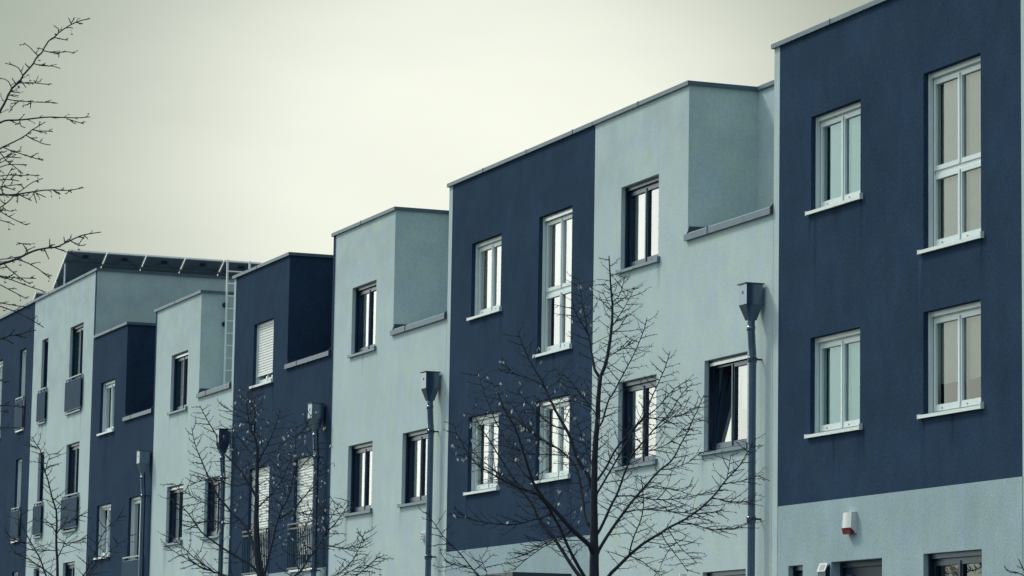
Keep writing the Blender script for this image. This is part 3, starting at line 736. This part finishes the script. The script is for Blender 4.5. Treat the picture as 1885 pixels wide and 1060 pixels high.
def tree(label, d, trunk, limbs, seed, r_trunk, density=1.0, leaves=0, leafbox=None, balls=0, twig_len=(30, 74), rmin=.0028, limb_px=1.0, twig_zone=None, droop=0.0, spur=1.0, under=False):
    """limbs are (polyline in photo pixels, base width px, tip width px); every limb leaves its parent and
    swings towards or away from the viewer, so the crown has real depth"""
    rr = random.Random(seed)
    mpx = d / FPX
    base3 = px3(trunk[0][0], trunk[0][1], d)
    gz = 0.0
    base = Vector((base3.x, base3.y, GZ + OZ - .6))
    root = bpy.data.objects.new('bare_tree', None); scene.collection.objects.link(root); root.location = base
    tag(root, label, 'tree', 'bare street trees')
    T = MB(); K = MB(); nodes = []      # nodes: (x, y, depth)
    allbr = []
    def add_limb(poly, w0, w1, first=False, n=7):
        pts = resample(smooth_poly(poly), 16)
        if first: dep0, sl = d, 0.0
        else:
            q = min(nodes, key=lambda k: (k[0] - pts[0][0]) ** 2 + (k[1] - pts[0][1]) ** 2)
            near = math.hypot(q[0] - pts[0][0], q[1] - pts[0][1])
            dep0 = q[2] if near < 60 else d + rr.uniform(-.5, .5)
            sl = rr.choice((-1, 1)) * rr.uniform(.15, .75)
            if near < 14: pts = [(q[0], q[1])] + pts[1:]
        Ls = [0]
        for a, b in zip(pts, pts[1:]): Ls.append(Ls[-1] + math.hypot(b[0] - a[0], b[1] - a[1]))
        tot = max(Ls[-1], 1); P3 = []; rad = []
        for (x, y), l in zip(pts, Ls):
            dep = dep0 + sl * l * mpx * (1 - .35 * l / tot)
            jx = rr.uniform(-.6, .6) if 0 < l < tot else 0
            P3.append(px3(x + jx, y, dep)); nodes.append((x, y, dep)); rad.append(max(rmin, .58 * (w0 + (w1 - w0) * (l / tot) ** .8) * mpx))
        T.tube(P3, rad, n)
        allbr.append((pts, Ls, dep0, sl, w0, w1, first))
    add_limb(trunk, r_trunk[0], r_trunk[1], True, 12)
    # lower trunk down to the ground
    q = px3(trunk[0][0], trunk[0][1], d)
    T.tube([Vector((q.x - .02, q.y, GZ + OZ - .9)), Vector((q.x - .01, q.y, (GZ + OZ + q.z) / 2 - .3)), q], [.5 * r_trunk[0] * mpx * 1.35, .5 * r_trunk[0] * mpx * 1.1, .5 * r_trunk[0] * mpx], 12)
    for (poly, w0, w1) in limbs: add_limb(poly, w0, w1)
    tips = []
    def twig(x, y, dep, ang, Lp, w, lvl):
        """thin shoot drawn in the picture plane with its own depth swing"""
        n = 5 if lvl == 0 else 1; px_, py_, dp = x, y, dep; sl = rr.uniform(-.7, .7); P3 = [px3(px_, py_, dp)]; an = ang; st = Lp / n; turn = rr.uniform(-.06, .18)
        for i in range(n):
            an += rr.uniform(-.07, .07) + (turn if math.cos(an) > 0 else -turn) * (1 if lvl == 0 else 0)
            px_ += math.cos(an) * st; py_ -= math.sin(an) * st; dp += sl * st * mpx
            P3.append(px3(px_, py_, dp))
            if lvl == 0:
                for rep in range(2 if spur > 1 else 1):
                    if rr.random() < .8 * spur:
                        sgn = 1 if (i + rep) % 2 else -1
                        twig(px_ - math.cos(an) * st * rr.random(), py_ + math.sin(an) * st * rr.random(), dp, an + sgn * rr.uniform(.5, 1.1), max(rr.uniform(.05, .20) * Lp, 2.5), w * .8, 1)
        r0 = .5 * w * mpx; m = len(P3) - 1
        K.tube(P3, [max(rmin * .62, r0 * (1 - .62 * i / m)) for i in range(m + 1)], 3 if lvl else 4, cap=False)
        tips.append((px_, py_, dp))
    for (pts, Ls, dep0, sl, w0, w1, first) in allbr:
        tot = max(Ls[-1], 1); l = (.36 if first else .16) * tot if tot > 60 else tot * .2; side = 1
        while l < tot:
            i = max(k for k in range(len(Ls)) if Ls[k] <= l); j = min(i + 1, len(pts) - 1)
            f = (l - Ls[i]) / max(Ls[j] - Ls[i], 1e-6) if j > i else 0
            x = pts[i][0] + (pts[j][0] - pts[i][0]) * f; y = pts[i][1] + (pts[j][1] - pts[i][1]) * f
            dep = dep0 + sl * l * mpx * (1 - .35 * l / tot)
            bd = math.atan2(-(pts[j][1] - pts[max(i - 1, 0)][1]), pts[j][0] - pts[max(i - 1, 0)][0])
            side = -side
            # side shoots lie flat: pulled towards the horizontal, slightly upturned
            an = bd + side * rr.uniform(.55, 1.15)
            hz = 0.12 if math.cos(an) > 0 else math.pi - .12
            dlt = (hz - an + math.pi) % (2 * math.pi) - math.pi
            an = an + dlt * rr.uniform(.25, .8) - droop * (1 if math.cos(an) > 0 else -1)
            Lt = rr.uniform(*twig_len) * (1 - .55 * (l / tot))
            if not first or l > tot * .3:
                twig(x, y, dep, an, Lt, rr.uniform(1.2, 2.1) * limb_px, 0)
            l += rr.uniform(5.5, 11) / density
    T.build('trunk', 'bark', root, smooth=True, world=True)
    # hanging bracts and seed pellets
    LM = MB()
    if leaves:
        cand = [t for t in tips if leafbox is None or (leafbox[0] < t[0] < leafbox[2] and leafbox[1] < t[1] < leafbox[3])]
        for _ in range(min(leaves, len(cand))):
            x, y, dp = rr.choice(cand)
            for c in range(rr.choice((1, 1, 2))):
                p = px3(x + rr.uniform(-3, 3), y + rr.uniform(0, 4), dp); a = rr.uniform(0, math.pi); ln2 = rr.uniform(.026, .055); wd = ln2 * rr.uniform(.18, .32)
                u = Vector((math.cos(a), math.sin(a), 0)); tz = Vector((rr.uniform(-.5, .5), rr.uniform(-.5, .5), -1)).normalized()
                LM.quad(tuple(p), tuple(p + u * wd + tz * ln2 * .5), tuple(p + tz * ln2), tuple(p - u * wd + tz * ln2 * .5))
        tag(LM.build('dry_bracts', 'leaf', root, world=True), kind='stuff')
    for _ in range(balls):
        x, y, dp = rr.choice(tips); hgt = rr.uniform(6, 14); p = px3(x, y, dp); q = px3(x + rr.uniform(-1.5, 1.5), y + hgt, dp)
        K.tube([p, q], .0011, 3, cap=False)
        for dx_ in (0, 2.2):
            if dx_ and rr.random() < .5: continue
            c = px3(x + dx_, y + hgt, dp); r_ = 1.25 * mpx
            K.tube([c + Vector((0, 0, r_)), c + Vector((0, 0, r_ * .5)), c, c - Vector((0, 0, r_ * .5)), c - Vector((0, 0, r_))], [r_ * .2, r_ * .85, r_, r_ * .85, r_ * .2], 5)
    tag(K.build('crown', 'twig', root, world=True), kind='stuff')
    return root
LB = lambda *p: list(zip(p[0::2], p[1::2]))
TREE1 = tree('large bare lime tree in front of the middle navy house, a few pale bracts left', 30.45,
 LB(1094,1075, 1093.5,1005, 1093.5,962, 1093.5,920, 1093.5,877, 1095.6,835, 1097.8,797, 1101,755, 1102,712, 1106,691, 1113.7,676, 1120,648, 1124,623, 1127,595, 1127.5,563, 1125.4,542, 1123.2,512, 1121,471),
 [(LB(1101,697, 1093.5,676, 1088,648, 1085,627, 1080.8,610, 1077.6,585, 1071,553, 1068,521, 1063.8,512), 5.5, 1.5),
  (LB(1080.8,610, 1067,589, 1056,568, 1052,540), 2.5, 1.2),
  (LB(1093,905, 1081.8,873.8, 1068.6,855, 1057.8,833, 1047,797, 1034,775, 1018,746, 1009,728, 1002,710, 991,690, 978,670, 966,643, 958,625, 951,607), 8, 1.4),
  (LB(1090,978, 1077,956, 1072,919, 1067,881, 1060.8,857, 1038,832, 1007,814, 982,800, 955,775, 936,758, 919,740), 6, 1.3),
  (LB(1093,1012, 1083.6,1002, 1058.7,981, 1038,958, 1017,935, 996.5,912.7, 984,894, 973.6,867, 965,837, 955,804, 944.6,779, 930,758, 919.6,731, 905,702), 9, 1.3),
  (LB(1088,1082, 1065,1060, 1044,1027, 1019,989, 992,956, 980,929, 965,908, 951,890, 936,867, 919.6,841, 903,812, 882,783, 867.7,750), 7.5, 1.2),
  (LB(1092,1088, 1073,1058, 1048,1012, 1034,977, 1019,950, 1007,929, 986,906, 961,900, 936,890, 907,873, 870,850, 842.8,802, 832.5,775), 6.5, 1.2),
  (LB(980,890, 955,860, 936,820.6, 919.6,789.5, 907,762.5, 888.5,712.7, 876,681.5), 3.4, 1.1),
  (LB(961,900, 930,880, 890,850, 861.5,822.7), 2.6, 1.1),
  (LB(1019,950, 986,955, 965,962, 944.6,965.6, 911,964.6, 878,959, 853,950, 834.5,934.5), 3, 1.2),
  (LB(1002,710, 985,700, 950,690, 925,672), 2, 1), (LB(1038,832, 1000,838, 955,833, 930,810), 2, 1),
  (LB(1047,797, 1010,780, 975,745, 950,715), 2.2, 1.1), (LB(1007,814, 970,790, 940,742), 2, 1),
  (LB(1100,760, 1075,735, 1050,700, 1020,675), 2.2, 1.1), (LB(1094,870, 1070,800, 1050,745, 1040,705), 2.6, 1.1),
  (LB(1050,985, 1010,1000, 970,1028, 945,1050), 2.2, 1.0), (LB(1058,981, 1020,990, 985,1012, 955,1025), 2, 1.0),
  (LB(1075,1130, 900,1080, 885,1062, 866,1043, 847,1018, 820,993, 800,965, 783.6,942), 3.5, 1.2),
  (LB(866,1043, 840.8,1041.4, 820,1034), 1.6, 1), (LB(885,1062, 898,1057, 890,1040, 882,1021), 1.6, 1),
  (LB(1094,1040, 1098.8,1019.7, 1113.7,992, 1141.3,951.8, 1169,915.7, 1190,892, 1211.4,866.8, 1230.5,854, 1245,835, 1253.8,816.5, 1264.4,797.4, 1275,774, 1285.7,750.7, 1296,727), 6.5, 1.3),
  (LB(1094,995, 1100,981.5, 1111.6,962, 1124.3,930.5, 1137,907, 1145.5,881.7, 1156,854, 1164.6,835, 1185,812, 1207,786, 1232,762, 1255,725, 1275,705), 5.2, 1.2),
  (LB(1094,892, 1097.8,886, 1113.7,864.7, 1128.5,835, 1143.4,814, 1164.6,791, 1186,765.5, 1196.5,740, 1211,708, 1226,672, 1233.7,646.5), 4.2, 1.2),
  (LB(1094,920, 1096.7,913.5, 1115.8,879.6, 1141,835, 1160,803, 1177,776, 1207,755, 1236.8,718.8, 1262,702), 4, 1.2),
  (LB(1092,1100, 1120,1060, 1143.4,1036.7, 1162.5,1017.6, 1186,998.5, 1211.4,983.6, 1234.7,968.8, 1258,958, 1279.3,943.3, 1296.3,930.5, 1315.4,911.4, 1328,894.4, 1341,877.5, 1358,862.6, 1375,835, 1389.7,806), 7, 1.2),
  (LB(1258,958, 1280,966, 1305,974, 1336.6,975, 1360,971, 1381,962), 2, 1), (LB(1313,914, 1330,921, 1351.5,924, 1390,922), 1.8, 1),
  (LB(1330,892, 1364,886, 1404.6,873), 1.7, 1), (LB(1341,877.5, 1342,856, 1346,835), 1.5, 1),
  (LB(1228,972, 1249.6,1005, 1282.5,1035.6), 1.8, 1), (LB(1215,982, 1241,1017.6, 1266.6,1052.6), 1.9, 1), (LB(1163,1018, 1190,1039, 1215,1060), 2, 1),
  (LB(1160,1017.6, 1164.6,992, 1181.6,954, 1186,920, 1179.5,875), 2.8, 1.1),
  (LB(1148,945, 1177,937, 1209,939, 1273,945, 1305,945, 1332,939), 2.2, 1), (LB(1135,910, 1169,913.5, 1211,921, 1262,916.7, 1317.5,903), 2.4, 1),
  (LB(1103,770, 1105,789, 1120,733.7, 1128.5,725, 1143.4,695, 1160.4,665.6, 1177.4,629.5, 1186,606, 1191,585), 3.6, 1.2),
  (LB(1128.6,595.5, 1145.5,572, 1162.5,542.5, 1166.8,527.6), 1.8, 1), (LB(1128.6,559.4, 1141.3,542.5, 1151,506.4), 1.7, 1), (LB(1127.5,616.8, 1141,602, 1155,577.5), 1.7, 1),
  (LB(1124.3,565.8, 1109.4,537), 1.4, 1), (LB(1123,534, 1111.6,520), 1.3, 1), (LB(1118,653, 1147.7,642, 1163.6,625), 1.6, 1),
  (LB(1190,892, 1215,895, 1250,905, 1265,900), 1.8, 1), (LB(1186,765, 1225,770, 1260,762, 1288,748), 1.6, 1), (LB(1211,866, 1240,862, 1270,850, 1290,832), 1.7, 1),
  (LB(1164,835, 1200,830, 1235,815, 1265,780, 1290,770), 1.8, 1), (LB(1207,786, 1240,770, 1262,735), 1.6, 1)],
 11, (16.5, 1.8), density=.98, leaves=130, leafbox=(825, 470, 1095, 960), balls=22)
tree('broad bare lime tree before the shuttered navy house with many pale bracts', 42.4,
 LB(480,1080, 479.8,1058, 475,1031, 472.6,995, 471.7,959.6, 473,924, 473.5,870, 474.3,847, 473.6,822, 469.3,805, 463.7,795, 458,776.6, 454.5,755, 453.8,725.7),
 [(LB(469,800, 469.3,780.8, 468.6,748, 466.5,725.7), 3, 1.2), (LB(475,848, 487.7,827.5, 499,803.5, 510,778, 514.6,752.5), 3.4, 1.1),
  (LB(472,846, 456.6,827.5, 442.5,809, 431,793.6, 421,782), 3.2, 1.1), (LB(468,786.5, 456.6,776.6, 438,762.5, 415.6,750.4), 2, 1),
  (LB(472,925, 470.8,911, 459,893, 448.4,875, 443.9,868.6, 428.3,850, 414,836, 400,820, 400,803.8, 390.8,788.7, 381.3,773.6, 368,747), 5, 1.2),
  (LB(473,1030, 467,1010, 459,981, 446.6,959.6, 427,945, 409,922, 400,913, 391,890, 383,875.5, 373.8,854.7, 364.3,832, 356.8,813, 353,786.8), 5.5, 1.1),
  (LB(478,1062, 471.7,1051, 462.7,1040, 444.8,1029.5, 421.5,1017, 400,1001, 373.8,982.6, 358.7,963.8, 349,946.8, 336,933.6, 310,915), 5, 1.1),
  (LB(474,1078, 402,1056, 364,1041, 339.8,1026, 311.5,1009), 4, 1), (LB(402,1056, 360,1030, 330,1000, 315,985), 2.2, 1),
  (LB(481,1075, 487.8,1054.6, 493,1031, 500,1002.6, 507.5,970, 514.7,941.7, 529,920, 536,897, 541.6,870, 543,826, 545,799, 545.7,776.6), 5.5, 1.2),
  (LB(511,955, 516.5,954, 541.6,936, 561,913, 579,893, 590,870, 598,848), 3.6, 1.1), (LB(529,920, 523.7,909, 522,888, 513,870, 521,850, 513,840, 511.8,819), 2.6, 1.1),
  (LB(473,935, 477,932.7, 500,909, 516.5,888, 523.7,873.6, 530,860, 541.5,830), 3, 1.1),
  (LB(500,1085, 549,1058, 569.8,1026, 585.8,1005.5, 601.9,979.8, 621,959, 634,941, 643.6,922), 4.6, 1.1), (LB(598.7,983, 608,954, 627.5,923.7), 2, 1),
  (LB(589,1002, 614.7,1007, 640,1010, 664.4,999, 678.8,991), 2, 1), (LB(560,1090, 621,1058, 640,1042, 653,1026, 664,1000.6, 672.4,976.6), 2.6, 1),
  (LB(600,1080, 632,1058, 664.4,1042, 680,1040), 2, 1), (LB(630,1080, 659.6,1058, 688.5,1031, 699.7,1023), 2, 1),
  (LB(459,893, 430,895, 395,880, 350,890), 2, 1), (LB(446,960, 415,965, 380,955, 345,975), 2, 1), (LB(409,922, 380,930, 340,905, 320,890), 1.8, 1),
  (LB(541,936, 575,950, 605,945), 1.8, 1), (LB(545,800, 560,790, 575,760), 1.6, 1), (LB(541,870, 565,850, 585,812), 1.8, 1),
  (LB(549,1058, 540,1010, 560,980, 575,935), 2, 1)],
 23, (14, 1.5), density=1.1, leaves=270, leafbox=(400, 700, 640, 1000), balls=40, twig_len=(26, 66))
tree('slender bare tree before the tall pale house at the left', 54.6,
 LB(107,1080, 106.4,1060, 105.7,1036, 104,1005.7, 104,975.5, 105,945, 98,922.6, 92,900, 89,887, 81.5,863, 75.5,829.6, 66,816, 58,803),
 [(LB(100,1080, 83,1058.5, 75.5,1031, 60,1002.6, 48,981.5, 39,960, 37,937.7), 3.6, 1.1), (LB(105,1066, 93.6,1058, 69,1039, 45,1025, 20,1013), 2.6, 1),
  (LB(104,980, 93.6,965, 80,954), 2, 1), (LB(105,990, 113,968, 128,959, 158.5,944), 2, 1), (LB(105,942, 116,922), 1.6, 1), (LB(106,1030, 117.7,1002.6, 125,983), 2, 1),
  (LB(120,1095, 154,1060, 170.6,1031, 179.6,1004, 188.7,983, 199,968, 224.6,949), 3.2, 1), (LB(130,1095, 158.5,1058, 200,1014.7, 240,985), 2.6, 1),
  (LB(81,862, 90.5,845, 91,836, 108,834), 1.5, 1), (LB(75,831, 66,825, 56,818), 1.3, 1), (LB(60,1003, 40,1000, 15,985), 1.5, 1), (LB(104,1000, 130,1000, 158,990), 1.6, 1), (LB(104,1020, 70,1010, 50,1012), 1.6, 1)],
 31, (5.2, 1.2), density=1.1, twig_len=(24, 52), rmin=.0035, spur=.7)
N4 = [(LB(-60,330, -25,262, 0,204.8, 10.4,186, 16.6,171.6, 23.9,160, 35.3,150.8, 44.6,135, 59,120.7, 67.5,105, 77.9,95.8, 83,84.4, 91.4,73, 101.7,67.3, 110,58.4, 127.7,47, 143.3,38.7, 166,34), 6, 1.6)]
def z1(s, oy, *groups):
    for g in groups: N4.append(([(x / s, y / s + oy) for x, y in LB(*g)], 1.9, 1.3))
z1(4.816, 20, (530,185,510,150,475,128), (490,228,600,260), (375,365,500,372,600,358,655,375), (325,410,285,335,215,285), (285,485,400,485,475,490,535,510), (215,555,150,490,45,463), (170,630,280,635,435,652),
   (115,675,60,610,0,595), (80,740,130,745,165,752), (60,800,200,800,300,808,490,812), (100,715,165,720), (615,130,607,60), (590,955,740,1000), (110,810,110,860,80,900), (255,808,268,862), (175,975,180,1020,225,1035), (690,90,735,112), (510,372,520,412), (390,485,402,460), (290,635,298,612), (210,640,230,680))
N4.append((LB(-50,250, 0,225.6, 10,221, 35,221, 60,218, 89,215, 114,216, 143,217, 166,215), 4, 1.4))
N4.append((LB(-50,310, 0,273, 20.8,263.6, 44.6,251, 56,240.8, 70.6,232.5, 84,224), 3.6, 1.4))
N4.append((LB(-60,420, 0,382, 14.5,371.6, 27,359, 41.5,348.7, 58,336, 79,328), 3, 1.3))
N4.append((LB(-60,362, 0,358.5, 27,358.5, 52,354, 89,348.7, 122.5,350.8, 143,347.7, 152.6,344.6), 4, 1.4))
N4.append((LB(-50,505, 0,486, 25,479, 48,468, 64,460.5, 87,456, 104,455, 124.6,445, 143,435.6, 158,431, 186,427), 5.2, 1.5))
z1(4.816, 220, (280,105,380,100,470,105), (215,150,320,185,380,215,450,225), (20,255,130,285,250,325,385,362), (-80,460,0,420,80,395,240,400), (-80,520,0,500,70,490,200,495,290,490,320,500), (-80,600,0,595,80,585,200,572), (-20,660,15,590,70,490,110,425),
   (590,630,635,650), (150,680,280,720), (270,655,405,688), (320,655,325,740), (-60,760,0,810,90,870,230,935), (-60,870,0,890,70,910,130,935), (20,785,70,810,115,812), (-60,250,10,300,50,360,130,420,205,478), (-40,370,20,345,90,310,130,290), (-60,545,0,535,90,530,170,545), (5,590,60,600,135,628), (480,635,505,655,540,660), (165,690,155,740), (0,330,60,330,190,340))
z1(4.816, 420, (230,220,215,140,150,128), (215,140,275,140), (420,175,440,95), (370,200,435,275), (490,175,590,210,700,250), (590,115,565,75), (625,115,700,155,740,152), (180,275,280,325,360,375,445,445), (25,325,110,385,190,450,270,495), (-60,420,0,430,160,440,320,445),
   (-60,400,0,420,100,455,240,510,380,555), (-60,470,0,500,110,560,235,625), (-60,650,0,660,130,685,230,695), (-60,670,0,690,140,740,250,795,390,880), (-60,980,0,975,100,950,190,935,320,902), (130,935,235,970), (30,975,120,1025), (755,55,780,95), (-40,300,0,275,80,270,200,245))
z1(6.625, 700, (-120,300,0,305,150,305,320,340), (-120,570,0,575,130,580,210,575), (-100,350,0,375,110,395), (-100,-10,0,0,70,30))
tree('near bare tree reaching in at the upper left, dangling dark seed balls', 26.0, LB(-330,1300, -326,900, -318,650, -312,450, -306,250, -300,50, -294,-150),
     [(LB(-312,470, -200,420, -60,330), 9, 6), (LB(-308,420, -180,330, -50,250), 7, 4), (LB(-313,520, -180,400, -50,310), 7, 4), (LB(-314,570, -180,490, -60,420), 7, 3), (LB(-313,540, -190,440, -60,362), 8, 4),
      (LB(-317,650, -190,560, -50,505), 8, 5), (LB(-319,720, -200,660, -90,640, -10,625), 6, 2), (LB(-320,790, -200,745, -60,745), 6, 2),
      (LB(-312,500, -430,400, -520,280), 8, 2), (LB(-316,620, -460,540, -580,470), 8, 2), (LB(-306,250, -380,120, -430,0), 7, 2), (LB(-303,150, -240,50, -200,-60), 6, 2), (LB(-310,400, -400,300, -460,200), 7, 2), (LB(-319,740, -420,690, -520,640), 7, 2)] + N4,
     47, (30, 9), density=.42, balls=70, twig_len=(9, 26), spur=.8, rmin=.0036, limb_px=1.25)
tree('bare tree mostly beyond the right edge, a few twigs showing low down', 24.0,
     LB(2040,1300, 2038,1000, 2036,700, 2030,500),
     [(LB(2038,1180, 1960,1130, 1900,1075, 1885,1050, 1875,1029), 4, 1.6), (LB(1935,1105, 1900,1072, 1880,1055, 1853,1050), 2.4, 1.3), (LB(2037,900, 1960,840, 1905,800), 4, 1.5), (LB(2037,1000, 1960,930, 1910,880), 4, 1.5),
      (LB(2038,950, 2110,860, 2160,760), 5, 1.5), (LB(2036,700, 2000,620, 1980,540), 4, 1.3), (LB(2037,800, 2100,680, 2130,560), 4, 1.3), (LB(2038,1050, 2130,960, 2200,900), 4, 1.5)],
     53, (18, 4), density=.45, twig_len=(16, 36), rmin=.0026)

# two more street trees on the far pavement, mirrored in the ground-floor glass
for (tx, ty, rot, sc, lab) in ((-57.5, -13.4, 2.1, 1.15, 'bare lime tree on the opposite pavement mirrored in the ground-floor window'), (-47.0, -13.6, 4.4, 1.05, 'smaller bare tree on the opposite pavement nearer the photographer')):
    c = TREE1.copy(); scene.collection.objects.link(c); c.location = Vector((tx + OX, ty, -1.5 + OZ)); c.rotation_euler = (0, 0, rot); c.scale = (sc, sc, sc); c['label'] = lab
    for ch in TREE1.children:
        k = ch.copy(); scene.collection.objects.link(k); k.parent = c
